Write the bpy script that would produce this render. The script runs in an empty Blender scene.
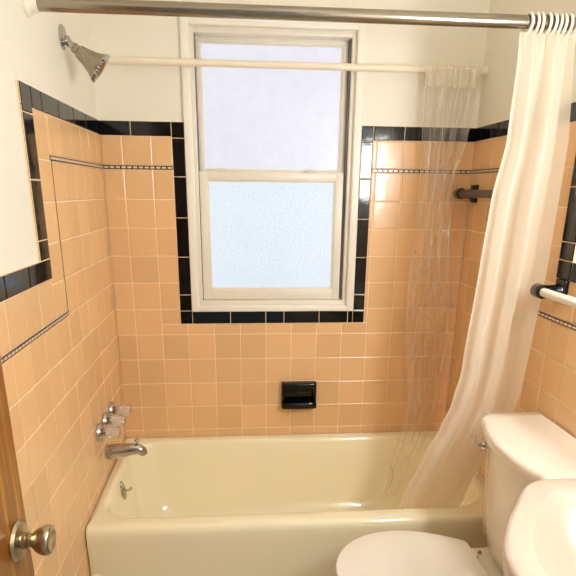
import bpy, bmesh, math, random
from mathutils import Vector, Matrix
random.seed(7)
SC = bpy.context.scene
COL = SC.collection
W = 1.466           # tub alcove width (left wall x=0, right wall x=W); back wall y=0; floor z=0
P = 0.11            # tile pitch
DEPTH = 2.30        # front wall with the doorway the picture is taken from
PI = math.pi

# ------------------------------------------------------------------ materials
def srgb(r, g, b):
    f = lambda c: (c/255/12.92) if c/255 <= .04045 else ((c/255+.055)/1.055)**2.4
    return (f(r), f(g), f(b), 1)

class NT:
    def __init__(s, name):
        s.m = bpy.data.materials.new(name); s.m.use_nodes = True
        s.t = s.m.node_tree; s.t.nodes.clear()
        s.out = s.n('ShaderNodeOutputMaterial')
    def n(s, typ, **kw):
        nd = s.t.nodes.new(typ)
        for k, v in kw.items():
            if k in nd.inputs.keys(): nd.inputs[k].default_value = v
            else: setattr(nd, k, v)
        return nd
    def l(s, a, b): s.t.links.new(a, b)

def principled(name, col, rough=.4, metal=0, coat=0, noise=.03, nscale=8, bump=0, bscale=40, spec=.5, sss=0, rvar=.05):
    k = NT(name)
    p = k.n('ShaderNodeBsdfPrincipled', Metallic=metal, Roughness=rough)
    p.inputs['Coat Weight'].default_value = coat
    p.inputs['Coat Roughness'].default_value = .05
    p.inputs['Specular IOR Level'].default_value = spec
    if sss:
        p.inputs['Subsurface Weight'].default_value = sss
    tc = k.n('ShaderNodeTexCoord')
    nz = k.n('ShaderNodeTexNoise', Scale=nscale, Detail=4.0)
    k.l(tc.outputs['Object'], nz.inputs['Vector'])
    mr = k.n('ShaderNodeMapRange'); mr.inputs['To Min'].default_value = 1-noise; mr.inputs['To Max'].default_value = 1+noise
    k.l(nz.outputs['Fac'], mr.inputs['Value'])
    mx = k.n('ShaderNodeVectorMath', operation='SCALE'); mx.inputs[0].default_value = col[:3]
    k.l(mr.outputs[0], mx.inputs['Scale'])
    k.l(mx.outputs[0], p.inputs['Base Color'])
    r2 = k.n('ShaderNodeMapRange'); r2.inputs['To Min'].default_value = max(0, rough-rvar); r2.inputs['To Max'].default_value = min(1, rough+rvar)
    k.l(nz.outputs['Fac'], r2.inputs['Value']); k.l(r2.outputs[0], p.inputs['Roughness'])
    if bump:
        bn = k.n('ShaderNodeTexNoise', Scale=bscale, Detail=3.0); k.l(tc.outputs['Object'], bn.inputs['Vector'])
        bp = k.n('ShaderNodeBump', Strength=bump, Distance=.01); k.l(bn.outputs['Fac'], bp.inputs['Height']); k.l(bp.outputs[0], p.inputs['Normal'])
    k.l(p.outputs[0], k.out.inputs[0])
    return k.m

def tile_material(name, col, rough=.16):
    k = NT(name)
    p = k.n('ShaderNodeBsdfPrincipled', Roughness=rough); p.inputs['Specular IOR Level'].default_value = .62
    at = k.n('ShaderNodeAttribute', attribute_name='tint')
    tc = k.n('ShaderNodeTexCoord')
    nz = k.n('ShaderNodeTexNoise', Scale=14.0, Detail=5.0); k.l(tc.outputs['Object'], nz.inputs['Vector'])
    hs = k.n('ShaderNodeHueSaturation', Color=col)
    mr = k.n('ShaderNodeMapRange'); mr.inputs['To Min'].default_value = .92; mr.inputs['To Max'].default_value = 1.04
    k.l(at.outputs['Fac'], mr.inputs['Value'])
    mm = k.n('ShaderNodeMath', operation='MULTIPLY_ADD'); mm.inputs[1].default_value = .05; 
    k.l(nz.outputs['Fac'], mm.inputs[0]); k.l(mr.outputs[0], mm.inputs[2])
    k.l(mm.outputs[0], hs.inputs['Value']); k.l(hs.outputs[0], p.inputs['Base Color'])
    bn = k.n('ShaderNodeTexNoise', Scale=16.0, Detail=2.0); k.l(tc.outputs['Object'], bn.inputs['Vector'])
    bp = k.n('ShaderNodeBump', Strength=.12, Distance=.01); k.l(bn.outputs['Fac'], bp.inputs['Height']); k.l(bp.outputs[0], p.inputs['Normal'])
    k.l(p.outputs[0], k.out.inputs[0])
    return k.m

def wood_material():
    k = NT('honey_oak')
    p = k.n('ShaderNodeBsdfPrincipled', Roughness=.38)
    tc = k.n('ShaderNodeTexCoord'); mp = k.n('ShaderNodeMapping'); mp.inputs['Scale'].default_value = (40, 40, 1.1)
    k.l(tc.outputs['Object'], mp.inputs['Vector'])
    n1 = k.n('ShaderNodeTexNoise', Scale=1.6, Detail=8.0, Distortion=.8); k.l(mp.outputs[0], n1.inputs['Vector'])
    wv = k.n('ShaderNodeTexWave', Scale=1.6, Distortion=6.0, Detail=4.0); k.l(mp.outputs[0], wv.inputs['Vector'])
    mx = k.n('ShaderNodeMath', operation='MULTIPLY_ADD'); mx.inputs[1].default_value = .45
    k.l(wv.outputs['Fac'], mx.inputs[0]); 
    m2 = k.n('ShaderNodeMath', operation='MULTIPLY'); m2.inputs[1].default_value = .6; k.l(n1.outputs['Fac'], m2.inputs[0]); k.l(m2.outputs[0], mx.inputs[2])
    cr = k.n('ShaderNodeValToRGB'); e = cr.color_ramp.elements
    e[0].position = .3; e[0].color = srgb(200, 140, 56); e[1].position = .7; e[1].color = srgb(126, 74, 16)
    k.l(mx.outputs[0], cr.inputs['Fac']); k.l(cr.outputs[0], p.inputs['Base Color'])
    bp = k.n('ShaderNodeBump', Strength=.08, Distance=.004); k.l(mx.outputs[0], bp.inputs['Height']); k.l(bp.outputs[0], p.inputs['Normal'])
    k.l(p.outputs[0], k.out.inputs[0])
    return k.m

def glow_pane(name, c0, c1, scale, strength, bump):
    """frosted window pane lit by the daylight outside"""
    k = NT(name)
    tc = k.n('ShaderNodeTexCoord')
    n1 = k.n('ShaderNodeTexNoise', Scale=scale, Detail=3.0); k.l(tc.outputs['Object'], n1.inputs['Vector'])
    n2 = k.n('ShaderNodeTexNoise', Scale=3.0, Detail=2.0); k.l(tc.outputs['Object'], n2.inputs['Vector'])
    ad = k.n('ShaderNodeMath', operation='MULTIPLY_ADD'); ad.inputs[1].default_value = .55; k.l(n1.outputs['Fac'], ad.inputs[0])
    m2 = k.n('ShaderNodeMath', operation='MULTIPLY'); m2.inputs[1].default_value = .45; k.l(n2.outputs['Fac'], m2.inputs[0]); k.l(m2.outputs[0], ad.inputs[2])
    cr = k.n('ShaderNodeValToRGB'); e = cr.color_ramp.elements
    e[0].position = .34; e[0].color = c0; e[1].position = .62; e[1].color = c1
    k.l(ad.outputs[0], cr.inputs['Fac'])
    p = k.n('ShaderNodeBsdfPrincipled', Roughness=.35); p.inputs['Base Color'].default_value = (.06, .06, .07, 1)
    k.l(cr.outputs[0], p.inputs['Emission Color']); p.inputs['Emission Strength'].default_value = strength
    bp = k.n('ShaderNodeBump', Strength=bump, Distance=.01); k.l(n1.outputs['Fac'], bp.inputs['Height']); k.l(bp.outputs[0], p.inputs['Normal'])
    k.l(p.outputs[0], k.out.inputs[0])
    return k.m

def lamp_material(name, col, strength):
    k = NT(name)
    e = k.n('ShaderNodeEmission', Color=col, Strength=strength); k.l(e.outputs[0], k.out.inputs[0])
    return k.m

def clear_plastic(name='clear_vinyl', base=.11, streak=.30):
    k = NT(name)
    tr = k.n('ShaderNodeBsdfTransparent', Color=(.992, .99, .985, 1))
    gl = k.n('ShaderNodeBsdfGlossy', Roughness=.2, Color=(1, 1, 1, 1))
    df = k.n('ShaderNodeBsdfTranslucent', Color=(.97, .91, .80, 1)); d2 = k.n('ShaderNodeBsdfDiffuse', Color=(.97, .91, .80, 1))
    tc = k.n('ShaderNodeTexCoord')
    mp = k.n('ShaderNodeMapping'); mp.inputs['Scale'].default_value = (34, 34, 9); k.l(tc.outputs['Object'], mp.inputs['Vector'])
    nz = k.n('ShaderNodeTexNoise', Scale=1.0, Detail=4.0, Distortion=.8); k.l(mp.outputs[0], nz.inputs['Vector'])
    bp = k.n('ShaderNodeBump', Strength=.35, Distance=.012); k.l(nz.outputs['Fac'], bp.inputs['Height']); k.l(bp.outputs[0], gl.inputs['Normal'])
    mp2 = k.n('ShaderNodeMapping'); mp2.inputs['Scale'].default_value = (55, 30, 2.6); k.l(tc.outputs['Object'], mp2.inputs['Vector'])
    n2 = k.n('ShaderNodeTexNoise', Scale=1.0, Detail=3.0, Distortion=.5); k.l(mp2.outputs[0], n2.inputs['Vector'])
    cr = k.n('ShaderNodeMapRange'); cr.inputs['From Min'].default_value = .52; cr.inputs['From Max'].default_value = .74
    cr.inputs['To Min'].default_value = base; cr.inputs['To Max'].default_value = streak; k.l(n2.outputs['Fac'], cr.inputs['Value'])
    # glints painted in as pale diffuse specks over the sheet's crumpled middle
    mp3 = k.n('ShaderNodeMapping'); mp3.inputs['Scale'].default_value = (75, 40, 24); k.l(tc.outputs['Object'], mp3.inputs['Vector'])
    n3 = k.n('ShaderNodeTexNoise', Scale=1.0, Detail=3.0, Distortion=1.6); k.l(mp3.outputs[0], n3.inputs['Vector'])
    w3 = k.n('ShaderNodeMapRange'); w3.inputs['From Min'].default_value = .60; w3.inputs['From Max'].default_value = .70; w3.inputs['To Max'].default_value = .6; k.l(n3.outputs['Fac'], w3.inputs['Value'])
    sz = k.n('ShaderNodeSeparateXYZ'); k.l(tc.outputs['Object'], sz.inputs[0])
    b1 = k.n('ShaderNodeMapRange'); b1.inputs['From Min'].default_value = .55; b1.inputs['From Max'].default_value = .9; k.l(sz.outputs['Z'], b1.inputs['Value'])
    b2 = k.n('ShaderNodeMapRange'); b2.inputs['From Min'].default_value = 1.52; b2.inputs['From Max'].default_value = 1.3; k.l(sz.outputs['Z'], b2.inputs['Value'])
    q1 = k.n('ShaderNodeMath', operation='MULTIPLY'); k.l(b1.outputs[0], q1.inputs[0]); k.l(b2.outputs[0], q1.inputs[1])
    q2 = k.n('ShaderNodeMath', operation='MULTIPLY'); k.l(q1.outputs[0], q2.inputs[0]); k.l(w3.outputs[0], q2.inputs[1])
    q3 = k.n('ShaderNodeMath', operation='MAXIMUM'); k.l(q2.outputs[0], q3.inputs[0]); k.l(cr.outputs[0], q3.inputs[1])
    g2 = k.n('ShaderNodeMapRange'); g2.inputs['From Min'].default_value = .5; g2.inputs['From Max'].default_value = .7
    g2.inputs['To Min'].default_value = .05; g2.inputs['To Max'].default_value = .30; k.l(nz.outputs['Fac'], g2.inputs['Value'])
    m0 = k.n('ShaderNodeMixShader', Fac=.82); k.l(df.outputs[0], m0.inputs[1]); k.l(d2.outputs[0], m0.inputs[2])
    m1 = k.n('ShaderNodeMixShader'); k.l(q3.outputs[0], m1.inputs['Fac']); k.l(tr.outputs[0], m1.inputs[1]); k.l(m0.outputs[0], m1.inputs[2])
    m2 = k.n('ShaderNodeMixShader'); k.l(g2.outputs[0], m2.inputs['Fac']); k.l(m1.outputs[0], m2.inputs[1]); k.l(gl.outputs[0], m2.inputs[2])
    k.l(m2.outputs[0], k.out.inputs[0])
    return k.m

def curtain_fabric():
    k = NT('white_curtain_vinyl')
    p = k.n('ShaderNodeBsdfPrincipled', Roughness=.45); p.inputs['Base Color'].default_value = srgb(248, 239, 219)
    tl = k.n('ShaderNodeBsdfTranslucent', Color=srgb(248, 238, 218)); tr = k.n('ShaderNodeBsdfTransparent')
    tc = k.n('ShaderNodeTexCoord'); nz = k.n('ShaderNodeTexNoise', Scale=9.0, Detail=3.0); k.l(tc.outputs['Object'], nz.inputs['Vector'])
    bp = k.n('ShaderNodeBump', Strength=.15, Distance=.01); k.l(nz.outputs['Fac'], bp.inputs['Height']); k.l(bp.outputs[0], p.inputs['Normal'])
    m1 = k.n('ShaderNodeMixShader', Fac=.46); k.l(p.outputs[0], m1.inputs[1]); k.l(tl.outputs[0], m1.inputs[2])
    m2 = k.n('ShaderNodeMixShader', Fac=.13); k.l(m1.outputs[0], m2.inputs[1]); k.l(tr.outputs[0], m2.inputs[2])
    k.l(m2.outputs[0], k.out.inputs[0])
    return k.m

def acrylic():
    k = NT('clear_acrylic')
    p = k.n('ShaderNodeBsdfPrincipled', Roughness=.06, IOR=1.45); p.inputs['Base Color'].default_value = (.96, .94, .9, 1)
    p.inputs['Transmission Weight'].default_value = .75
    tc = k.n('ShaderNodeTexCoord'); nz = k.n('ShaderNodeTexNoise', Scale=120.0); k.l(tc.outputs['Object'], nz.inputs['Vector'])
    bp = k.n('ShaderNodeBump', Strength=.1, Distance=.004); k.l(nz.outputs['Fac'], bp.inputs['Height']); k.l(bp.outputs[0], p.inputs['Normal'])
    k.l(p.outputs[0], k.out.inputs[0])
    return k.m

M = dict(
    paint=principled('cream_wall_paint', srgb(239, 235, 221), .55, noise=.015, nscale=3, bump=.05, bscale=60),
    ceil=principled('ceiling_paint', srgb(246, 240, 226), .7),
    tile=tile_material('peach_wall_tile', srgb(232, 190, 140), .2),
    grout=principled('pale_grout', srgb(246, 220, 184), .8, noise=.06, nscale=30),
    black=principled('black_glazed_tile', srgb(9, 9, 10), .09, coat=.0, noise=.2, nscale=20, spec=.42, bump=.05, bscale=14),
    accent_light=principled('accent_cream_tile', srgb(240, 214, 184), .25),
    accent_peach=principled('accent_peach_tile', srgb(236, 198, 150), .25),
    accent_dark=principled('accent_black_tile', srgb(30, 24, 24), .3),
    vinyl=principled('white_window_vinyl', srgb(236, 230, 216), .35, noise=.01),
    trimpaint=principled('white_gloss_trim_paint', srgb(246, 243, 232), .3, noise=.02),
    gasket=principled('grey_window_gasket', srgb(120, 116, 112), .5),
    enamel=principled('almond_tub_enamel', srgb(253, 246, 213), .15, coat=.4, noise=.012, nscale=3),
    porcelain=principled('bone_porcelain', srgb(245, 237, 220), .1, coat=.5, noise=.01, nscale=3),
    seatplastic=principled('ivory_seat_plastic', srgb(247, 241, 229), .22, noise=.008),
    chrome=principled('polished_chrome', (.52, .51, .49, 1), .1, metal=1, noise=.05, rvar=.03),
    nickel=principled('brushed_nickel', srgb(160, 152, 136), .27, metal=1, noise=.06, nscale=30),
    rodmetal=principled('satin_steel_rod', srgb(158, 150, 136), .22, metal=1, noise=.06, nscale=20),
    satin=principled('satin_brass_nickel', srgb(186, 174, 148), .24, metal=1, noise=.08, nscale=40),
    whiteplastic=principled('white_plastic', srgb(244, 236, 218), .35, noise=.01),
    paintedflange=principled('cream_painted_flange', srgb(239, 233, 216), .45),
    rodwhite=principled('white_rod_enamel', srgb(240, 230, 208), .35, noise=.01),
    darkbar=principled('dark_grey_bar', srgb(74, 66, 64), .3, noise=.1),
    floor=principled('floor_grey_tile', srgb(206, 200, 190), .35, noise=.05, nscale=20),
    boltbrass=principled('tarnished_brass', srgb(168, 140, 104), .4, metal=.4),
    sinkpor=principled('cream_sink_porcelain', srgb(220, 206, 188), .22, coat=.2, noise=.01, nscale=3),
    drain=principled('dark_drain_metal', srgb(92, 84, 74), .35, metal=.8),
    oak=wood_material(),
    pane_up=glow_pane('frosted_pane_upper', srgb(235, 233, 245), srgb(242, 241, 250), 22, .84, .2),
    pane_low=glow_pane('frosted_pane_lower', srgb(217, 233, 245), srgb(234, 244, 252), 110, .87, .4),
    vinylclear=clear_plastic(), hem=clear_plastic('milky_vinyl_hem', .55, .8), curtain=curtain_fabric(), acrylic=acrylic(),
    lamp=lamp_material('lamp_glass', (.96, .975, 1, 1), 50.0),
    ceilfill=lamp_material('fill_ceiling_lamp_glass', (.95, .975, 1, 1), 1.5),
)

# ------------------------------------------------------------------ mesh helpers
def finish(name, bm, mats, parent=None, smooth=True, angle=35, loc=None):
    me = bpy.data.meshes.new(name); 
    bm.normal_update(); bm.to_mesh(me); bm.free()
    for m in (mats if isinstance(mats, (list, tuple)) else [mats]): me.materials.append(m)
    if smooth:
        for f in me.polygons: f.use_smooth = True
        me.set_sharp_from_angle(angle=math.radians(angle))
    o = bpy.data.objects.new(name, me); COL.objects.link(o)
    if parent is not None:
        o.parent = parent
        o.matrix_parent_inverse = Matrix.Translation(-parent_world(parent))
    return o
def parent_world(o):
    v = Vector(o.location)
    return v if o.parent is None else v          # parts sit at world coordinates, parents are unrotated
def thing(name, label, cat, loc=(0, 0, 0), group=None):
    o = bpy.data.objects.new(name, None); COL.objects.link(o); o.location = loc
    o.empty_display_size = .05
    o['label'] = label; o['category'] = cat
    if group: o['group'] = group
    return o
def tag(o, label, cat, group=None, kind=None):
    o['label'] = label; o['category'] = cat
    if group: o['group'] = group
    if kind: o['kind'] = kind
    return o
def box(bm, x0, x1, y0, y1, z0, z1, bev=0, seg=3, mi=0):
    r = bmesh.ops.create_cube(bm, size=1)
    vs = r['verts']
    for v in vs:
        v.co = Vector((x0+(v.co.x+.5)*(x1-x0), y0+(v.co.y+.5)*(y1-y0), z0+(v.co.z+.5)*(z1-z0)))
    fs = set(f for v in vs for f in v.link_faces)
    for f in fs: f.material_index = mi
    if bev:
        es = list(set(e for v in vs for e in v.link_edges))
        bmesh.ops.bevel(bm, geom=es, offset=bev, segments=seg, affect='EDGES', profile=.5)
def frame_of(d):
    d = Vector(d).normalized()
    a = Vector((0, 0, 1)) if abs(d.z) < .9 else Vector((0, 1, 0))
    u = d.cross(a).normalized(); v = d.cross(u).normalized()
    return d, u, v
def lathe(bm, prof, org, axis, seg=32, flute=0, fdepth=0, su=1, sv=1):
    """prof: (radius, height along axis)"""
    d, u, v = frame_of(axis); org = Vector(org)
    rings = []
    for r, h in prof:
        if r < 1e-6:
            rings.append([bm.verts.new(org+d*h)]); continue
        ring = []
        for i in range(seg):
            a = 2*PI*i/seg
            rr = r*(1-fdepth*(.5-.5*math.cos(flute*a))) if flute else r
            ring.append(bm.verts.new(org+d*h+u*(rr*su*math.cos(a))+v*(rr*sv*math.sin(a))))
        rings.append(ring)
    bridge(bm, rings)
def bridge(bm, rings, closed=True):
    for A, B in zip(rings, rings[1:]):
        if len(A) == 1 and len(B) == 1: continue
        if len(A) == 1:
            n = len(B)
            for i in range(n): bm.faces.new((A[0], B[i], B[(i+1) % n]))
        elif len(B) == 1:
            n = len(A)
            for i in range(n): bm.faces.new((A[i], B[0], A[(i+1) % n]))
        else:
            n = len(A)
            for i in range(n): bm.faces.new((A[i], B[i], B[(i+1) % n], A[(i+1) % n]))
def fixn(bm): bmesh.ops.recalc_face_normals(bm, faces=bm.faces[:])
def tube(bm, pts, rad, seg=16, cap=True, sq=1):
    pts = [Vector(q) for q in pts]; n = len(pts)
    rads = rad if isinstance(rad, (list, tuple)) else [rad]*n
    rings = []; prev = None
    for i, q in enumerate(pts):
        d = (pts[min(i+1, n-1)]-pts[max(i-1, 0)]).normalized()
        if prev is None: _, u, v = frame_of(d)
        else:
            u = (prev-d*prev.dot(d)).normalized(); v = d.cross(u)
        prev = u
        rings.append([bm.verts.new(q+(u*math.cos(2*PI*k/seg)+v*sq*math.sin(2*PI*k/seg))*rads[i]) for k in range(seg)])
    bridge(bm, rings)
    if cap:
        bm.faces.new(rings[0][::-1]); bm.faces.new(rings[-1])
    fixn(bm)
def torus(bm, c, axis, R, r, seg=28, ts=8):
    d, u, v = frame_of(axis); c = Vector(c)
    rings = []
    for i in range(seg):
        a = 2*PI*i/seg; e = u*math.cos(a)+v*math.sin(a)
        rings.append([bm.verts.new(c+e*(R+r*math.cos(2*PI*k/ts))+d*(r*math.sin(2*PI*k/ts))) for k in range(ts)])
    bridge(bm, rings+[rings[0]]); fixn(bm)
def rrect(x0, x1, y0, y1, r, seg=10):
    r = max(min(r, (x1-x0)/2-1e-4, (y1-y0)/2-1e-4), 1e-4); out = []
    for cx, cy, a0 in ((x1-r, y1-r, 0), (x0+r, y1-r, PI/2), (x0+r, y0+r, PI), (x1-r, y0+r, 1.5*PI)):
        for i in range(seg+1):
            a = a0+PI/2*i/seg
            out.append((cx+r*math.cos(a), cy+r*math.sin(a)))
    return out
def loft(bm, rings, cap0=True, cap1=True):
    """rings: list of (list of (x, y), z)"""
    R = [[bm.verts.new((x, y, z)) for x, y in pts] for pts, z in rings]
    bridge(bm, R)
    if cap0: bm.faces.new(R[0][::-1])
    if cap1: bm.faces.new(R[-1])
    fixn(bm)
def interp(tab, z):
    tab = sorted(tab)
    if z <= tab[0][0]: return tab[0][1]
    for (a, va), (b, vb) in zip(tab, tab[1:]):
        if z <= b:
            t = (z-a)/(b-a); t = t*t*(3-2*t)*.5+t*.5
            return va+(vb-va)*t
    return tab[-1][1]

# ------------------------------------------------------------------ room shell
def struct(name, bm, m, label=None, cat='wall', **kw):
    o = finish(name, bm, m, **kw); o['kind'] = 'structure'
    o['label'] = label; o['category'] = cat
    return o
TH = .14; PB = .006
WX0, WX1, WZ0, WZ1 = .318, 1.004, .980, 2.060     # window opening
bm = bmesh.new()
box(bm, -TH-PB, WX0, PB, PB+TH, 0, 2.44); box(bm, WX1, W+TH+PB, PB, PB+TH, 0, 2.44)
box(bm, WX0, WX1, PB, PB+TH, 0, WZ0); box(bm, WX0, WX1, PB, PB+TH, WZ1, 2.44)
wall_back = struct('wall_back', bm, M['paint'], 'cream back wall over the tub with peach tile and the window', smooth=False)
bm = bmesh.new(); box(bm, -TH-PB, -PB, -DEPTH-.12, PB, 0, 2.44)
wall_left = struct('wall_left', bm, M['paint'], 'left wall, cream above peach tile, carrying the shower head', smooth=False)
bm = bmesh.new(); box(bm, W+PB, W+TH+PB, -DEPTH-.12, PB, 0, 2.44)
wall_right = struct('wall_right', bm, M['paint'], 'right wall behind the toilet, cream above peach tile', smooth=False)
bm = bmesh.new()
box(bm, -PB, .12, -DEPTH-.12, -DEPTH, 0, 2.44); box(bm, .95, W+PB, -DEPTH-.12, -DEPTH, 0, 2.44); box(bm, .12, .95, -DEPTH-.12, -DEPTH, 2.06, 2.44)
struct('wall_front', bm, M['paint'], 'cream wall with the doorway, behind the viewer', smooth=False)
bm = bmesh.new(); box(bm, -TH-PB, W+TH+PB, -DEPTH-.12, PB+TH, -.08, 0)
struct('floor', bm, M['floor'], 'pale grey bathroom floor', 'floor', smooth=False)
bm = bmesh.new(); box(bm, -TH-PB, W+TH+PB, -DEPTH-.12, PB+TH, 2.44, 2.5)
struct('ceiling', bm, M['ceil'], 'white ceiling', 'ceiling', smooth=False)

# wall-plane mappings: u along the wall from its corner (x on the back wall), v = height, d = out of the wall
MAPS = {'back': lambda u, v, d: Vector((u, -d, v)),
        'left': lambda u, v, d: Vector((d, -u, v)),
        'right': lambda u, v, d: Vector((W-d, -u, v))}
FLIP = {'back': False, 'left': True, 'right': False}
G = .0024
def poly(bm, pts, flip):
    vs = [bm.verts.new(q) for q in pts]
    return bm.faces.new(vs[::-1] if flip else vs)
def ringed(bm, mp, flip, rect, layers, col, lay):
    """a slab with stepped edges: layers = [(inset, depth)]"""
    u0, u1, v0, v1 = rect; R = []
    for ins, d in layers:
        a0, a1, b0, b1 = u0+ins, u1-ins, v0+ins, v1-ins
        R.append([bm.verts.new(mp(*q, d+t)) for q, t in zip(((a0, b0), (a1, b0), (a1, b1), (a0, b1)), col[1])])
    fs = []
    for A, B in zip(R, R[1:]):
        for i in range(4):
            q = (A[i], A[(i+1) % 4], B[(i+1) % 4], B[i]); fs.append(bm.faces.new(q[::-1] if flip else q))
    fs.append(bm.faces.new(R[-1][::-1] if flip else R[-1]))
    for f in fs:
        for lp in f.loops: lp[lay] = (col[0],)*3+(1,)
TILE_L = [(0, -.003), (.0006, -.0009), (.0026, 0)]
def tiles(side, rects):
    mp, fl = MAPS[side], FLIP[side]
    bm = bmesh.new(); lay = bm.loops.layers.float_color.new('tint')
    for (u0, u1, v0, v1) in rects:
        if u1-u0 < .006 or v1-v0 < .006: continue
        tx, ty = random.gauss(0, .00022), random.gauss(0, .00022)
        ringed(bm, mp, fl, (u0+G/2, u1-G/2, v0+G/2, v1-G/2), TILE_L, (random.random(), (-tx-ty, tx-ty, tx+ty, -tx+ty)), lay)
    o = finish('wall_tiles', bm, M['tile'], {'back': wall_back, 'left': wall_left, 'right': wall_right}[side], smooth=False)
    return o
def grid(us, vs): return [(a, b, c, d) for a, b in zip(us, us[1:]) for c, d in zip(vs, vs[1:])]
def lines(o, lo, hi):
    k = math.ceil((lo-o)/P+1e-6); out = [lo]
    while o+k*P < hi-1e-6: out.append(o+k*P); k += 1
    return out+[hi]
ROWS = [.40, .44]+[.44+P*i for i in range(1, 10)]      # up to 1.43
B0, B1 = 1.66, 1.713                                    # black border under the paint
DZ0, DZ1 = 1.5405, 1.5545                               # accent strip
CZ0, CZ1 = 1.228, 1.283                                 # black cap of the lower wainscot
UD0, UD1 = .624, .637; UB0, UB1 = .745, .818            # vertical accent strip and vertical border of the side walls
HX0, HX1, HZ = .268, 1.054, .926                        # outer edge of the black border round the window
# back wall
rects = []
cols = lines(.0796, 0, W)
for (a, b, c, d) in grid(cols, ROWS+[DZ0]) + grid(cols, [DZ1, B0]):
    if d <= HZ+1e-6 or b <= HX0 or a >= HX1: rects.append((a, b, c, d)); continue
    if c < HZ: rects.append((a, b, c, HZ)); c = HZ
    if a < HX0: rects.append((a, HX0, c, d))
    if b > HX1: rects.append((HX1, b, c, d))
tiles('back', rects)
def side_rects():
    r = grid(lines(UD0, 0, UD0), ROWS+[DZ0]) + grid(lines(UD0, 0, UD0), [DZ1, B0])
    r += grid([UD1, UB0], [1.114, 1.21, 1.32, 1.43, 1.54, B0]) + grid([UD0, UD1], [DZ1, B0])
    fr = [UD1+P*i for i in range(16) if UD1+P*i < DEPTH-.03]+[DEPTH-.004]
    low = [0, .11, .22, .33, .44]+[.44+P*i for i in range(1, 6)]+[1.0995]
    r += grid([UD0]+fr, low)
    r += grid([UB0-.0]+fr[2:], [1.1135, CZ0])
    # below the tub's rim the tub itself stands against the wall
    return [q for q in r if not (q[1] <= .65 and q[3] < .40)]
tiles('left', side_rects()); tiles('right', side_rects())
# grout bed: one thin slab behind each field
def grout(side, rects, gd=-.0016):
    mp, fl = MAPS[side], FLIP[side]; bm = bmesh.new()
    for (u0, u1, v0, v1) in rects:
        f = [mp(u0, v0, gd), mp(u1, v0, gd), mp(u1, v1, gd), mp(u0, v1, gd)]
        b = [mp(u0, v0, -PB), mp(u1, v0, -PB), mp(u1, v1, -PB), mp(u0, v1, -PB)]
        F = [bm.verts.new(q) for q in f]; B = [bm.verts.new(q) for q in b]
        bm.faces.new(F[::-1] if fl else F)
        for i in range(4):
            q = (F[(i+1) % 4], F[i], B[i], B[(i+1) % 4]); bm.faces.new(q[::-1] if fl else q)
    finish('tile_grout', bm, M['grout'], {'back': wall_back, 'left': wall_left, 'right': wall_right}[side], smooth=False)
grout('back', [(0, W, .30, HZ+.05), (0, WX0, HZ+.05, B1), (WX1, W, HZ+.05, B1)])
for s in ('left', 'right'):
    grout(s, [(0, UB1, 0, B1), (UB1, DEPTH-.004, 0, CZ1)])
# black glazed border pieces
BL = [(0, -.003), (.0002, .0016), (.0010, .0028), (.0030, .0034)]
def border(side, pieces):
    mp, fl = MAPS[side], FLIP[side]
    bm = bmesh.new(); lay = bm.loops.layers.float_color.new('tint')
    for (u0, u1, v0, v1) in pieces:
        tx, ty = random.gauss(0, .00007), random.gauss(0, .00007)
        ringed(bm, mp, fl, (u0+.0011, u1-.0011, v0+.0011, v1-.0011), BL, (.5, (-tx-ty, tx-ty, tx+ty, -tx+ty)), lay)
    finish('black_tile_border', bm, M['black'], {'back': wall_back, 'left': wall_left, 'right': wall_right}[side], angle=12)
def run(lo, hi, step=.152, first=None):
    out = [lo]; x = lo+(first or step)
    while x < hi-.02: out.append(x); x += step
    return out+[hi]
pc = []
pc += [(a, b, B0, B1) for a, b in zip(run(0, HX0, first=.115), run(0, HX0, first=.115)[1:])]
pc += [(a, b, B0, B1) for a, b in zip(run(HX1, W, first=.125), run(HX1, W, first=.125)[1:])]
for x0, x1 in ((HX0, WX0), (WX1, HX1)):
    v = [.926, .982, 1.05, 1.205, 1.36, 1.515, 1.655, 1.713]
    pc += [(x0, x1, a, b) for a, b in zip(v, v[1:])]
u = [WX0, .478, .628, .706, .98, WX1]
u = [WX0, .478, .628, .706, .858, .982, WX1]
pc += [(a, b, .926, WZ0) for a, b in zip(u, u[1:])]
border('back', pc); grout('back', [(a+.0012, b-.0012, c+.0012, d-.0012) for a, b, c, d in [(0, WX0, B0, B1), (WX1, W, B0, B1), (HX0, WX0, HZ, B0), (WX1, HX1, HZ, B0), (WX0, WX1, HZ, WZ0)]], .0012)
pl = [(a, b, B0, B1) for a, b in zip(run(0, UB0, .152, .06), run(0, UB0, .152, .06)[1:])]
vv = [CZ1, 1.335, 1.487, 1.645, B1]
pl += [(UB0, UB1, a, b) for a, b in zip(vv, vv[1:])] + [(UB0, UB1, CZ0, CZ1)]
uu = run(UB1, DEPTH-.004, .152, .10)
pl += [(a, b, CZ0, CZ1) for a, b in zip(uu, uu[1:])]
border('left', pl); border('right', pl)
for s in ('left', 'right'):
    grout(s, [(a+.0012, b-.0012, c+.0012, d-.0012) for a, b, c, d in [(0, UB1, B0, B1), (UB0, UB1, CZ0, B0), (UB1, DEPTH-.004, CZ0, CZ1)]], .0012)
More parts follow.
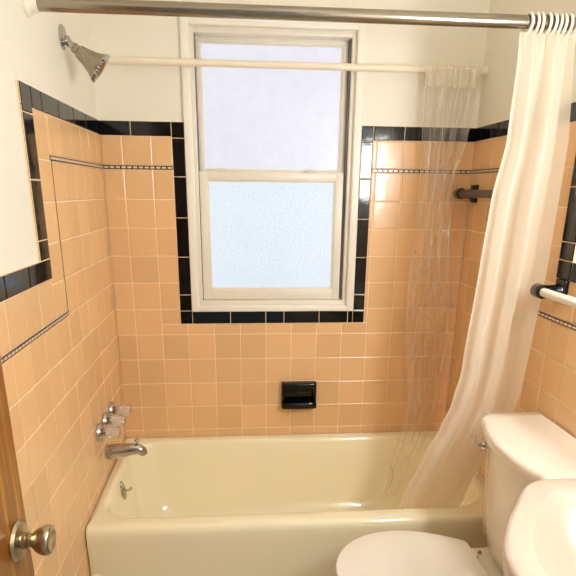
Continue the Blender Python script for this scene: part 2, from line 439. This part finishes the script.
# accent strip: black liner carrying a row of small cream squares
def accent(side, segs):
    mp, fl = MAPS[side], FLIP[side]; bm = bmesh.new()
    def rect(u0, u1, v0, v1, d, mi):
        f = poly(bm, [mp(u0, v0, d), mp(u1, v0, d), mp(u1, v1, d), mp(u0, v1, d)], fl); f.material_index = mi
        b = [(u0, v0), (u1, v0), (u1, v1), (u0, v1)]
        for i in range(4):
            p, q = b[i], b[(i+1) % 4]
            g = poly(bm, [mp(*q, d), mp(*p, d), mp(*p, d-.002), mp(*q, d-.002)], fl); g.material_index = mi
    for (u0, u1, v0, v1) in segs:
        vert = (v1-v0) > (u1-u0)
        if vert:
            rect((u0+u1)/2-.0028, (u0+u1)/2+.0028, v0, v1, .0006, 0); rect(u0, (u0+u1)/2-.0034, v0, v1, .0002, 2); rect((u0+u1)/2+.0034, u1, v0, v1, .0002, 2); continue
        rect(u0, u1, v0, v1, .0006, 0)
        L = (v1-v0) if vert else (u1-u0); n = max(1, round(L/.022)); s = L/n
        for i in range(n):
            a, b = i*s+.003, (i+1)*s-.003
            if vert: rect(u0+.0036, u1-.0036, v0+a, v0+b, .0012, 1)
            else: rect(u0+a, u0+b, v0+.0036, v1-.0036, .0012, 1)
    finish('accent_strip', bm, [M['accent_dark'], M['accent_light'], M['accent_peach']], {'back': wall_back, 'left': wall_left, 'right': wall_right}[side], smooth=False)
accent('back', [(.002, HX0-.002, DZ0, DZ1), (HX1+.002, W-.002, DZ0, DZ1)])
for s in ('left', 'right'):
    accent(s, [(.002, UD1, DZ0, DZ1), (UD0, UD1, 1.114, DZ0), (UD0, DEPTH-.01, 1.1, 1.113)])

# ------------------------------------------------------------------ window
win = bpy.data.objects.new('window_1', None); COL.objects.link(win); win.location = ((WX0+WX1)/2, .04, WZ0)
tag(win, 'white double hung window with frosted panes over the tub', 'window', kind='structure')
def ringframe(bm, x0, x1, z0, z1, w, y0, y1, bev=.003, wb=None, wt=None):
    wb = w if wb is None else wb; wt = w if wt is None else wt
    box(bm, x0, x0+w, y0, y1, z0, z1, bev, 2); box(bm, x1-w, x1, y0, y1, z0, z1, bev, 2)
    box(bm, x0+w-.002, x1-w+.002, y0, y1, z0, z0+wb, bev, 2); box(bm, x0+w-.002, x1-w+.002, y0, y1, z1-wt, z1, bev, 2)
bm = bmesh.new()   # outer jamb casing, a shallow return proud of the tile edge
ringframe(bm, WX0-.001, WX1+.001, WZ0-.001, WZ1+.004, .031, -.010, .13, .004, wb=.022, wt=.026)
finish('casing', bm, M['trimpaint'], win)
bm = bmesh.new()
ringframe(bm, WX0+.029, WX1-.029, WZ0+.020, WZ1-.020, .016, .014, .13, .002, wb=.022, wt=.022)
finish('window_frame', bm, M['vinyl'], win)
bm = bmesh.new()   # grey tracks beside the sashes
for x in (WX0+.046, WX1-.046): box(bm, x-.0035, x+.0035, .034, .12, WZ0+.03, WZ1-.03)
finish('sash_track', bm, M['gasket'], win, smooth=False)
def sash(nm, x0, x1, z0, z1, y0, y1, w, wb, wt, pane, gy):
    bm = bmesh.new(); ringframe(bm, x0, x1, z0, z1, w, y0, y1, .003, wb, wt)
    s = finish(nm, bm, M['vinyl'], win)
    bm = bmesh.new(); ringframe(bm, x0+w-.001, x1-w+.001, z0+wb-.001, z1-wt+.001, .006, y0+.006, y1-.004, .002)
    finish('glazing_bead', bm, M['vinyl'], s)
    bm = bmesh.new(); box(bm, x0+w-.003, x1-w+.003, gy, gy+.005, z0+wb-.003, z1-wt+.003)
    finish('pane', bm, pane, s, smooth=False)
    return s
us = sash('upper_sash', .362, .954, 1.515, 2.020, .068, .100, .020, .03, .018, M['pane_up'], .085)
ls = sash('lower_sash', .366, .946, 1.024, 1.538, .028, .060, .032, .044, .033, M['pane_low'], .046)
for x in (.452, .815):
    bm = bmesh.new()
    box(bm, x-.022, x+.022, .030, .052, 1.5385, 1.545, .002, 2); box(bm, x-.008, x+.024, .028, .040, 1.544, 1.552, .003, 2)
    finish('tilt_latch', bm, M['vinyl'], ls)

# ------------------------------------------------------------------ bathtub
tub = thing('bathtub', 'almond enamel bathtub filling the alcove under the window', 'bathtub', (W/2, -.36, 0))
bm = bmesh.new()
a, b, c, d = .003, W-.003, -.726, -.003
S = 14
def rr(x0, x1, y0, y1, r): return rrect(x0, x1, y0, y1, r, S)
rings = [(rr(a, b, c+.004, d, .004), 0.0), (rr(a, b, c+.004, d, .004), .30), (rr(a, b, c+.001, d, .004), .345), (rr(a, b, c, d, .004), .375), (rr(a, b, c+.0035, d, .004), .391),
         (rr(a, b, c+.012, d, .004), .400), (rr(a, b, c+.024, d, .004), .4035),
         (rr(.024, 1.405, -.664, -.036, .13), .4035), (rr(.028, 1.400, -.659, -.040, .128), .4015), (rr(.033, 1.392, -.654, -.045, .125), .395),
         (rr(.038, 1.382, -.650, -.050, .122), .382), (rr(.045, 1.355, -.640, -.062, .125), .33), (rr(.060, 1.300, -.625, -.080, .13), .22),
         (rr(.080, 1.235, -.605, -.100, .14), .12), (rr(.110, 1.195, -.580, -.125, .15), .078), (rr(.150, 1.140, -.545, -.165, .15), .060), (rr(.3, 1.0, -.45, -.25, .09), .054)]
loft(bm, rings, True, True)
finish('tub_shell', bm, M['enamel'], tub, angle=85)
# overflow plate with its lever on the faucet end
bm = bmesh.new(); oc = Vector((.040, -.345, .333)); ax = Vector((1, 0, .16))
lathe(bm, [(.0, -.006), (.041, -.006), (.041, .006), (.037, .012), (.022, .017), (0, .019)], oc, ax, 32, su=.52, sv=1); fixn(bm)
op = finish('overflow_plate', bm, M['chrome'], tub)
bm = bmesh.new(); tube(bm, [oc+Vector((.014, 0, .002)), oc+Vector((.030, 0, .0)), oc+Vector((.040, .002, .010))], [.0045, .0045, .006], 12)
finish('trip_lever', bm, M['chrome'], op)
bm = bmesh.new(); lathe(bm, [(0, .0), (.004, 0), (.004, .004), (0, .005)], oc+Vector((.013, 0, -.026)), ax, 14); fixn(bm)
finish('screw', bm, M['drain'], op)
bm = bmesh.new(); lathe(bm, [(0, -.006), (.0085, -.006), (.0085, .002), (.006, .004), (0, .004)], (1.195, -.098, .142), (-.35, -1, .12), 20); fixn(bm)
finish('plug_stud', bm, M['drain'], tub)

# ------------------------------------------------------------------ tub fittings on the left wall
sp = thing('tub_spout', 'chrome tub spout with diverter knob on the left tile wall', 'faucet', (0, -.352, .505))
bm = bmesh.new()
pts = [(.0015, -.352, .5085), (.03, -.352, .509), (.07, -.352, .512), (.10, -.352, .516), (.122, -.352, .516), (.136, -.352, .506), (.139, -.352, .494)]
tube(bm, pts, [.030, .029, .026, .023, .021, .018, .016], 24)
finish('spout_body', bm, M['chrome'], sp)
bm = bmesh.new(); lathe(bm, [(.004, 0), (.004, .016), (.009, .018), (.010, .024), (.006, .027), (0, .028)], (.118, -.352, .530), (0, 0, 1), 18); fixn(bm)
finish('diverter_knob', bm, M['chrome'], sp)
for y, z, wh, r0 in ((-.444, .628, 'nearest of the three tub taps', 1), (-.345, .632, 'middle one of the three tub taps', 1), (-.235, .632, 'farthest of the three, near the corner', 1)):
    hd = thing('tub_tap', 'chrome wall tap with clear acrylic knob, '+wh, 'tap', (0, y, z), 'tap handles above the tub spout')
    bm = bmesh.new(); lathe(bm, [(0, .0005), (.035, .0005), (.036, .006), (.032, .014), (.020, .019), (.013, .021), (.012, .030), (0, .030)], (0, y, z), (1, 0, 0), 32); fixn(bm)
    finish('escutcheon', bm, M['chrome'], hd)
    bm = bmesh.new(); lathe(bm, [(0, .028), (.014, .028), (.021, .034), (.0225, .050), (.0225, .072), (.019, .078), (0, .079)], (0, y, z), (1, 0, 0), 48, flute=8, fdepth=.14); fixn(bm)
    finish('acrylic_knob', bm, M['acrylic'], hd)
    bm = bmesh.new(); lathe(bm, [(0, .0785), (.008, .0785), (.008, .0815), (0, .082)], (0, y, z), (1, 0, 0), 20); fixn(bm)
    finish('index_cap', bm, M['chrome'], hd)
# shower head
sh = thing('shower', 'brushed nickel shower head on a short arm on the left wall', 'shower head', (-PB, -.375, 1.905))
A0 = Vector((-PB, -.372, 1.903)); A1 = Vector((.030, -.385, 1.874)); dr = Vector((.062, .014, -.046)).normalized()
bm = bmesh.new(); lathe(bm, [(0, .0005), (.034, .0005), (.035, .004), (.030, .010), (.016, .014), (.0, .015)], A0, (1, 0, 0), 32); fixn(bm)
finish('wall_flange', bm, M['chrome'], sh)
bm = bmesh.new(); tube(bm, [A0+Vector((.004, 0, 0)), A0+Vector((.016, -.003, -.004)), A0+(A1-A0)*.6, A1], .0105, 16)
finish('shower_arm', bm, M['chrome'], sh)
bm = bmesh.new(); lathe(bm, [(0, -.004), (.013, -.004), (.0145, .0), (.0145, .014), (.012, .017), (.0, .017)], A1, dr, 12); fixn(bm)
finish('swivel_nut', bm, M['nickel'], sh)
bm = bmesh.new()
lathe(bm, [(0, .012), (.014, .012), (.019, .016), (.0205, .022), (.0235, .036), (.028, .052), (.0335, .066), (.0400, .077), (.0440, .083)], A1, dr, 72, flute=18, fdepth=.05)
fixn(bm); bell = finish('spray_bell', bm, M['nickel'], sh)
bm = bmesh.new()
lathe(bm, [(.0437, .082), (.0470, .084), (.0475, .092), (.0430, .096), (.035, .0955), (.032, .092), (0, .092)], A1, dr, 60, flute=30, fdepth=.04); fixn(bm)
finish('spray_face', bm, M['chrome'], bell)

# ------------------------------------------------------------------ soap dish
sd = thing('soap_dish', 'black glazed ceramic soap dish set in the tile below the window', 'soap dish', (.774, 0, .60))
X0, X1, Z0, Z1 = .697, .852, .540, .662
bm = bmesh.new()
# back plate, frame sides, hooded top with grip bar
box(bm, X0, X1, -.012, .0045, Z0, Z1, .004, 3)
box(bm, X0, X0+.016, -.030, -.006, Z0, Z1, .006, 3); box(bm, X1-.016, X1, -.030, -.006, Z0, Z1, .006, 3)
box(bm, X0+.004, X1-.004, -.036, -.006, Z1-.034, Z1, .008, 4)
finish('dish_back', bm, M['black'], sd)
bm = bmesh.new()
n = 14; R = []
prof = [(-.006, Z0+.002), (-.040, Z0+.002), (-.056, Z0+.010), (-.060, Z0+.030), (-.056, Z0+.036), (-.050, Z0+.030), (-.044, Z0+.018), (-.010, Z0+.016)]
for i in range(n+1):
    t = i/n; x = X0+.002+t*(X1-X0-.004); bow = 1-.12*(2*t-1)**4
    R.append([bm.verts.new((x, y*bow, z)) for y, z in prof])
bridge(bm, R); bm.faces.new(R[0]); bm.faces.new(R[-1][::-1]); fixn(bm)
finish('soap_tray', bm, M['black'], sd, angle=50)
bm = bmesh.new(); 
box(bm, X0-.002, X1+.002, -.003, .004, Z1-.001, Z1+.0025); box(bm, X0+.016, X0+.024, -.006, 0, Z1-.002, Z1+.004, .002, 2)
finish('caulk_line', bm, M['grout'], sd, smooth=False)

# ------------------------------------------------------------------ towel bars on the right wall
def towel_bar(nm_label, y0, y1, z, off, br, barmat, barlabel):
    t = thing('towel_bar', nm_label, 'towel bar', (W, y0, z))
    xb = W-off
    for y in (y0, y1):
        bm = bmesh.new(); box(bm, W-.014, W+.0045, y-.026, y+.026, z-.034, z+.034, .005, 3)
        s = 1 if y == y0 else -1
        lathe(bm, [(.024, .008), (.020, .02), (.0175, .035), (.0175, off-.014)], (W, y, z), (-1, 0, 0), 20)
        lathe(bm, [(0, -.024), (.016, -.024), (.0205, -.019), (.0205, .016), (.017, .021), (0, .021)], (xb, y, z), (0, 1, 0), 24); fixn(bm)
        finish('post', bm, M['black'], t)
    bm = bmesh.new(); lathe(bm, [(0, 0), (br, 0), (br, abs(y1-y0)-.03), (0, abs(y1-y0)-.03)], (xb, y0-.015, z), (0, -1, 0), 24); fixn(bm)
    br_ = finish('bar', bm, barmat, t); br_['label'] = barlabel
    return t
towel_bar('dark grey towel bar on black posts inside the tub alcove, behind the curtains', -.068, -.56, 1.464, .066, .0145, M['darkbar'], 'dark grey bar')
towel_bar('white towel bar on black ceramic posts above the toilet tank', -.790, -1.27, 1.197, .072, .0125, M['whiteplastic'], 'white bar')

# ------------------------------------------------------------------ curtain rods
def curtain_rod(label, y, z, r, mat, flmat, fr, zl=None):
    t = thing('curtain_rod', label, 'curtain rod', (0, y, z))
    bm = bmesh.new(); lathe(bm, [(0, .004), (r, .004), (r, W-.004), (0, W-.004)], (0, y, z), (1, 0, 0), 32); fixn(bm)
    finish('rod_tube', bm, mat, t)
    for x, d in ((-PB, 1), (W+PB, -1)):
        bm = bmesh.new(); lathe(bm, [(0, .0005), (fr, .0005), (fr, .006), (fr*.8, .012), (r*1.25, .020), (r*1.22, .030), (r*.9, .031)], (x, y, z), (d, 0, 0), 32); fixn(bm)
        finish('end_flange', bm, flmat, t)
    return t
RY, RZ = -.673, 1.909
curtain_rod('satin steel shower curtain rod spanning the front of the tub', RY, RZ, .0165, M['rodmetal'], M['paintedflange'], .030)
LY, LZ = -.032, 1.909
curtain_rod('thin white rod across the window carrying the clear liner', LY, LZ, .0125, M['rodwhite'], M['rodwhite'], .0150)

ORD = ['first', 'second', 'third', 'fourth', 'fifth', 'sixth', 'seventh', 'eighth', 'ninth']
def rings_on(xs, y, z, R, r, mat, what, grp):
    for i, x in enumerate(xs):
        bm = bmesh.new(); torus(bm, (0, 0, 0), (1, random.uniform(-.16, .16), random.uniform(-.08, .08)), R, r)
        o = finish('curtain_ring', bm, mat); o.location = (x, y, z-.0025)
        tag(o, ORD[i]+' plastic ring from the left '+what, 'curtain ring', grp)
rings_on([1.312, 1.331, 1.347, 1.366, 1.381, 1.397, 1.411, 1.426], RY, RZ, .0232, .0042, M['whiteplastic'], 'on the steel rod above the white curtain', 'white rings of the shower curtain')
rings_on([1.317, 1.340, 1.362, 1.384, 1.405, 1.424], LY, LZ, .0178, .0028, M['whiteplastic'], 'on the white rod above the clear liner', 'white rings of the clear liner')

# ------------------------------------------------------------------ shower curtain (white) and clear liner
def sheet(name, mat, z0, z1, nu, nv, fn, parent=None):
    bm = bmesh.new(); V = []
    for j in range(nv+1):
        z = z1+(z0-z1)*j/nv
        V.append([bm.verts.new(fn(i/nu, z)) for i in range(nu+1)])
    for j in range(nv):
        for i in range(nu):
            bm.faces.new((V[j][i], V[j+1][i], V[j+1][i+1], V[j][i+1]))
    return finish(name, bm, mat, parent, angle=180)
CL = [(.12, 1.055), (.30, 1.075), (.41, 1.098), (.60, 1.150), (.70, 1.192), (.80, 1.222), (.92, 1.240), (1.27, 1.258), (1.447, 1.268), (1.61, 1.294), (1.80, 1.297), (1.90, 1.293)]
CR = [(.12, 1.16), (.22, 1.21), (.40, 1.32), (.80, 1.412), (1.05, 1.425), (1.25, 1.435), (1.60, 1.444), (1.90, 1.452)]
CY = [(.12, -.585), (.30, -.592), (.41, -.606), (.50, -.625), (.62, -.650), (.9, -.672), (1.3, -.680), (1.9, -.673)]
CA = [(.12, .016), (.40, .020), (.7, .030), (1.2, .034), (1.7, .024), (1.86, .012), (1.90, .006)]
def curtain_fn(u, z):
    xl, xr = interp(CL, z), interp(CR, z)
    A = interp(CA, z)
    ph = 1.1+.5*(1.9-z)
    s = math.sin(2*PI*2.35*(u**.9)+ph); s2 = math.sin(2*PI*5.1*u+1.3*z+.8)
    x = xl+(xr-xl)*(u+.020*math.sin(2*PI*4.7*u+ph)*min(1, u*8)*min(1, (1-u)*8))
    y = interp(CY, z)+A*(s*.75+.16*s2)*(0.35+.65*min(1, u*5))
    k = math.exp(-((z-.47)/.05)**2)*math.exp(-((u-.42)/.16)**2)
    y -= .012*k
    y -= .050*max(0, u-.7)/.3*min(1, max(0, z-.55)/.3)*min(1, max(0, 1.86-z)/.25)
    # small tuck at the header between rings
    if z > 1.84: y += .004*math.sin(2*PI*9*u)*((z-1.84)/.05)
    return (x, y, z)
cu = sheet('shower_curtain', M['curtain'], .20, 1.886, 150, 110, curtain_fn)
tag(cu, 'white vinyl shower curtain gathered at the right end of the steel rod', 'shower curtain')
# clear liner of the window side
LL = [(.14, 1.150), (.25, 1.175), (.44, 1.232), (.58, 1.262), (.70, 1.250), (.85, 1.232), (1.05, 1.226), (1.44, 1.240), (1.70, 1.232), (1.88, 1.226)]
LR = [(.14, 1.20), (.25, 1.262), (.44, 1.362), (.60, 1.405), (.80, 1.418), (1.05, 1.410), (1.30, 1.385), (1.44, 1.372), (1.52, 1.380), (1.65, 1.415), (1.88, 1.438)]
LYT = [(.14, -.165), (.30, -.125), (.44, -.085), (.60, -.066), (1.0, -.055), (1.9, -.050)]
LA = [(.14, .006), (.44, .008), (.60, .011), (1.0, .013), (1.5, .013), (1.80, .011), (1.88, .008)]
def liner_fn(u, z):
    xl, xr = interp(LL, z), interp(LR, z); A = interp(LA, z)
    ph = .8*math.sin(2.3*z)+.4*z; wr = .25+math.exp(-((z-1.0)/.38)**2)
    x = xl+(xr-xl)*(u+.035*math.sin(2*PI*9*u+1.3*ph)*min(1, u*8)*min(1, (1-u)*8))
    y = interp(LYT, z)+A*(.8*math.sin(2*PI*4.1*u+ph)+.22*math.sin(2*PI*9*u+3*z)+.15*math.sin(2*PI*13*u-16*z)+.13*math.sin(41*z+11*u)*wr+.12*math.sin(2*PI*9*u+53*z+2*math.sin(19*z))*wr)
    return (x, min(y, -.012), z)
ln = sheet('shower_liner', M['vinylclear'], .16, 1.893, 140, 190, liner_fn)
hb = sheet('header_hem', M['hem'], 1.846, 1.9105, 140, 6, lambda u, z: (lambda q: (q[0], q[1]-.0075, q[2]))(liner_fn(u, z)), ln); hb['label'] = 'whitish reinforced hem along the top'
for ua, ub in ((0, .018), (.982, 1)):
    sheet('side_hem', M['hem'], .16, 1.848, 2, 190, lambda u, z: (lambda q: (q[0], q[1]-.0012, q[2]))(liner_fn(ua+(ub-ua)*u, z)), ln)
tag(ln, 'clear plastic liner hanging in wrinkles from the white rod by the window', 'shower liner')

# ------------------------------------------------------------------ toilet
TY = -1.02
toi = thing('toilet', 'bone white toilet with closed lid beside the tub', 'toilet', (1.1, TY, 0))
def egg(xf, xb, hw, n=48, back=.62, sharp=2.3):
    """plan outline: round nose at x=xf, squarer back at x=xb, half width hw"""
    cx = xf+(xb-xf)*.52; out = []
    for i in range(n):
        a = 2*PI*i/n; c, s = math.cos(a), math.sin(a)
        if c < 0: x = cx+c*(cx-xf); y = s*hw
        else:
            x = cx+(xb-cx)*c**(.75); k = 1-(1-back)*(c**1.0); y = s/abs(s)*abs(s)**.55*hw*k if abs(s) > 1e-6 else 0
        out.append((x, TY+y))
    return out
def lidshape(xf, xb, hw, bw, n=20):
    cx = xf+hw*1.08; out = []
    top = []
    for i in range(n+1):                               # nose to widest point
        a = PI-(PI/2)*i/n; top.append((cx+math.cos(a)*(cx-xf), math.sin(a)*hw))
    for i in range(1, n+1):                            # taper towards the hinge
        t = i/n; top.append((cx+(xb-.004-cx)*t, hw-(hw-bw)*(t**1.9)))
    top.append((xb, bw-.012)); top.append((xb, .5*(bw-.012)))
    pts = [(x, TY+y) for x, y in top]+[(xb, TY)]+[(x, TY-y) for x, y in reversed(top[1:])]
    return pts
def scaled(pts, s, c=None):
    cx = sum(q[0] for q in pts)/len(pts) if c is None else c[0]; cy = sum(q[1] for q in pts)/len(pts) if c is None else c[1]
    return [(cx+(x-cx)*s, cy+(y-cy)*s) for x, y in pts]
def inset(pts, d):
    n = len(pts); out = []
    for i in range(n):
        p0, p1, p2 = Vector(pts[i-1]), Vector(pts[i]), Vector(pts[(i+1) % n])
        t = (p2-p0); nrm = Vector((-t.y, t.x)).normalized()
        out.append((p1.x+nrm.x*d, p1.y+nrm.y*d))
    return out
bm = bmesh.new()
e = egg(.80, 1.225, .180)
loft(bm, [(scaled(egg(.97, 1.34, .115), 1.0), 0), (egg(.96, 1.34, .118), .03), (egg(.98, 1.32, .105), .10), (egg(.94, 1.30, .115), .20), (egg(.86, 1.27, .160), .31), (egg(.80, 1.235, .182), .365), (egg(.795, 1.232, .184), .385), (egg(.80, 1.228, .180), .392)])
box(bm, 1.17, 1.45, TY-.142, TY+.142, .335, .392, .012, 4)
box(bm, 1.24, 1.40, TY-.09, TY+.09, .02, .35, .03, 4)
finish('bowl', bm, M['porcelain'], toi)
outl = lidshape(.785, 1.222, .199, .128)
sgn = 1
area = sum(outl[i-1][0]*outl[i][1]-outl[i][0]*outl[i-1][1] for i in range(len(outl)))
if area < 0: outl = outl[::-1]
bm = bmesh.new(); seat = scaled(outl, .985)
loft(bm, [(inset(seat, .006), .3925), (seat, .397), (seat, .406), (inset(seat, .005), .4095)])
finish('seat_ring', bm, M['seatplastic'], toi)
bm = bmesh.new()
loft(bm, [(inset(outl, .004), .410), (outl, .413), (outl, .421), (inset(outl, .003), .4255), (inset(outl, .010), .4280), (scaled(outl, .75), .4300), (scaled(outl, .3), .4306)])
finish('seat_lid', bm, M['seatplastic'], toi)
for s in (-1, 1):
    bm = bmesh.new(); box(bm, 1.196, 1.232, TY+s*.07-.018, TY+s*.07+.018, .392, .4245, .006, 3)
    finish('hinge_cap', bm, M['seatplastic'], toi)
    bm = bmesh.new(); lathe(bm, [(0, 0), (.006, 0), (.006, .006), (.004, .009), (0, .009)], (1.258, TY+s*.105, .3918), (0, 0, 1), 14); fixn(bm)
    finish('bolt', bm, M['boltbrass'], toi)
TKY = -1.003
def tankring(xf, xb, hw, bow, r, n=16):
    out = []                                           # counter-clockwise from back-far
    out.append((xb, TKY-hw)); out.append((xb, TKY+hw))
    for i in range(9):                                 # far front corner
        a = PI/2+PI/2*i/8; out.append((xf+bow+r+r*math.cos(a), TKY+hw-r+r*math.sin(a)))
    for i in range(1, n):
        t = i/n; y = (hw-r)*(1-2*t); out.append((xf+bow*(abs(1-2*t)**2.2), TKY+y))
    for i in range(9):
        a = PI+PI/2*i/8; out.append((xf+bow+r+r*math.cos(a), TKY-hw+r+r*math.sin(a)))
    return out
bm = bmesh.new()
loft(bm, [(tankring(1.315, 1.440, .16, .02, .05), .3925), (tankring(1.290, 1.448, .18, .02, .05), .400), (tankring(1.268, 1.452, .195, .025, .055), .425), (tankring(1.258, 1.455, .206, .028, .055), .50), (tankring(1.246, 1.458, .219, .030, .055), .772)])
finish('tank', bm, M['porcelain'], toi, angle=50)
bm = bmesh.new()
T = lambda k: tankring(1.222+k, 1.462-k*.3, .233-k, .032, .060)
loft(bm, [(T(.010), .7722), (T(.002), .776), (T(0), .784), (T(0), .798), (T(.003), .806), (T(.010), .811), (T(.05), .8135)])
finish('tank_lid', bm, M['porcelain'], toi, angle=50)
fl = thing  # flush lever on the tank's far front corner
bm = bmesh.new(); LC = Vector((1.258, TKY+.150, .735))
lathe(bm, [(0, -.004), (.014, -.004), (.015, .004), (.010, .010), (.006, .011), (.006, .018), (0, .018)], LC, (-1, 0, 0), 20)
tube(bm, [LC+Vector((-.014, 0, 0)), LC+Vector((-.020, .012, .003)), LC+Vector((-.020, .034, .010)), LC+Vector((-.018, .044, .016))], [.0055, .0055, .0048, .006], 12)
fixn(bm); finish('flush_lever', bm, M['chrome'], toi)

# ------------------------------------------------------------------ sink
SY = -1.575
snk = thing('sink', 'bone white pedestal sink in front of the toilet tank at the right edge', 'sink', (1.24, SY, 0))
SX = .006
half = [(1.462, -.332), (1.36, -.334), (1.27, -.334), (1.215, -.333), (1.180, -.324), (1.152, -.302), (1.128, -.272), (1.098, -.232), (1.062, -.186), (1.030, -.136), (1.004, -.088), (.990, -.043), (.984, 0)]
so = [(min(x+SX, 1.462), SY-y) for x, y in half]+[(min(x+SX, 1.462), SY+y) for x, y in reversed(half[:-1])]
def subdiv(pts, k=2):
    for _ in range(k):
        n = len(pts); q = []
        for i in range(n):
            a, b = pts[i], pts[(i+1) % n]
            q += [(.75*a[0]+.25*b[0], .75*a[1]+.25*b[1]), (.25*a[0]+.75*b[0], .25*a[1]+.75*b[1])]
        pts = q
    return pts
so = subdiv(so, 2)
ar = sum(so[i-1][0]*so[i][1]-so[i][0]*so[i-1][1] for i in range(len(so)))
if ar < 0: so = so[::-1]
SCN = (1.25, SY)
def ell(cx, cy, rx, ry, n):
    # same point order as so: match by angle
    out = []
    for x, y in so:
        a = math.atan2((y-SCN[1])/.32, (x-SCN[0])/.23); out.append((cx+rx*math.cos(a), cy+ry*math.sin(a)))
    return out
mixp = lambda A, B, t: [(a[0]+(b[0]-a[0])*t, a[1]+(b[1]-a[1])*t) for a, b in zip(A, B)]
wallclamp = lambda pts: [(min(x, 1.462), y) for x, y in pts]
EB = ell(1.205, SY, .15, .22, 0)
bm = bmesh.new()
loft(bm, [(ell(1.30, SY, .09, .11, 0), .62), (ell(1.27, SY, .14, .18, 0), .66), (mixp(EB, so, .55), .735), (mixp(EB, so, .86), .775), (inset(so, .006), .800), (so, .815), (so, .826), (inset(so, .004), .834), (inset(so, .013), .8385),
          (inset(so, .055), .8395), (mixp(EB, so, .42), .8375), (mixp(EB, so, .30), .828), (mixp(EB, so, .12), .805), (ell(1.205, SY, .135, .20, 0), .775), (ell(1.21, SY, .10, .15, 0), .725), (ell(1.22, SY, .05, .07, 0), .700), (ell(1.22, SY, .02, .02, 0), .697)])
finish('basin', bm, M['sinkpor'], snk, angle=60)
bm = bmesh.new(); lathe(bm, [(0, 0), (.11, 0), (.115, .02), (.09, .06), (.075, .3), (.085, .55), (.10, .64), (0, .64)], (1.31, SY, 0), (0, 0, 1), 32); fixn(bm)
finish('pedestal', bm, M['porcelain'], snk)

# ------------------------------------------------------------------ door, open along the left wall
dr_ = bpy.data.objects.new('door_1', None); COL.objects.link(dr_); dr_.location = (.12, -2.27, 0)
tag(dr_, 'honey oak door standing open along the left wall', 'door', kind='structure')
bm = bmesh.new(); box(bm, .105, .140, -2.265, -1.463, .012, 2.03, .002, 2)
finish('door_slab', bm, M['oak'], dr_)
KY, KZ = -1.513, .900
bm = bmesh.new(); lathe(bm, [(0, 0), (.0335, 0), (.0345, .003), (.031, .008), (.022, .010), (.0145, .012), (.014, .017), (.0155, .019), (.0155, .021), (.012, .022), (.0115, .025),
     (.0135, .028), (.0195, .034), (.0240, .041), (.0258, .048), (.0256, .053), (.0232, .057), (.020, .0585), (.016, .058), (.013, .0565), (0, .0565)], (.140, KY, KZ), (1, 0, 0), 40); fixn(bm)
finish('door_knob', bm, M['satin'], dr_)
bm = bmesh.new(); box(bm, .112, .133, -1.4635, -1.4610, KZ-.03, KZ+.03, .001, 1); box(bm, .117, .128, -1.463, -1.455, KZ-.008, KZ+.008, .003, 2)
finish('latch_plate', bm, M['satin'], dr_)

# small white item whose top shows at the very bottom edge beside the tub
bm = bmesh.new(); lathe(bm, [(0, 0), (.036, 0), (.038, .01), (.032, .03), (.020, .06), (.015, .12), (.015, .235), (.017, .250), (.0165, .262), (.011, .272), (0, .275)], (.040, -.785, .0), (0, 0, 1), 28); fixn(bm)
tag(finish('toilet_brush', bm, M['whiteplastic']), 'white rounded handle top at the foot of the tub by the left wall', 'toilet brush')

# ------------------------------------------------------------------ wall lamps over the sink, plus an added ceiling fill light (out of the frame)
for y, wh in ((-1.36, 'nearer the toilet'), (-1.80, 'nearer the doorway')):
    s = thing('wall_sconce', 'tall white glass wall lamp over the sink, '+wh, 'lamp', (W+PB, y, 1.60), 'lamps beside the mirror')
    bm = bmesh.new(); box(bm, W-.018, W+.0055, y-.035, y+.035, 1.40, 1.80, .006, 3); finish('back_plate', bm, M['chrome'], s)
    bm = bmesh.new(); lathe(bm, [(0, 0), (.034, 0), (.046, .012), (.046, .348), (.034, .36), (0, .36)], (W-.066, y, 1.42), (0, 0, 1), 24); fixn(bm); finish('lamp_shade', bm, M['lamp'], s)
c = thing('fill_ceiling_light', 'round white glass ceiling light added out of view as fill', 'lamp', (.75, -1.25, 2.44))  # unseen lamp added to give the room soft fill from above
bm = bmesh.new(); lathe(bm, [(0, 0), (.17, 0), (.17, .02), (.0, .02)], (.75, -1.25, 2.4395), (0, 0, -1), 40); fixn(bm); finish('lamp_base', bm, M['whiteplastic'], c)
bm = bmesh.new(); lathe(bm, [(.155, .019), (.15, .05), (.12, .075), (.06, .088), (0, .09)], (.75, -1.25, 2.4395), (0, 0, -1), 40); fixn(bm); finish('lamp_glass', bm, M['ceilfill'], c)

# ------------------------------------------------------------------ world, camera, view
wd = bpy.data.worlds.new('world'); SC.world = wd; wd.use_nodes = True
bg = wd.node_tree.nodes['Background']; bg.inputs[0].default_value = (.97, .98, 1, 1); bg.inputs[1].default_value = .3
cam = bpy.data.cameras.new('camera'); co = bpy.data.objects.new('camera', cam); COL.objects.link(co); SC.camera = co
rx = Vector((0.9966061303360089, -0.08163153034532696, 0.010607272513059146))
ry = Vector((0.015453175529442876, 0.3120956180264461, 0.9499250099743385))
rz = Vector((0.08085431554804334, 0.946537172255887, -0.3122978725433249))
m = Matrix.Identity(4)
for i in range(3):
    m[i][0] = rx[i]; m[i][1] = ry[i]; m[i][2] = -rz[i]
m.translation = Vector((.52460437, -2.36170608, 1.46633808))
co.matrix_world = m
cam.sensor_fit = 'HORIZONTAL'; cam.sensor_width = 36; cam.lens = 561.6975/576*36
cam.shift_y = 87.797/576; cam.clip_start = .02
SC.view_settings.view_transform = 'Standard'; SC.view_settings.look = 'None'
SC.view_settings.exposure = 0.07; SC.view_settings.gamma = 1; SC.view_settings.use_curve_mapping = False
SC.cycles.max_bounces = 12; SC.cycles.diffuse_bounces = 6; SC.cycles.transparent_max_bounces = 24; SC.cycles.transmission_bounces = 8
SC.cycles.sample_clamp_indirect = 6
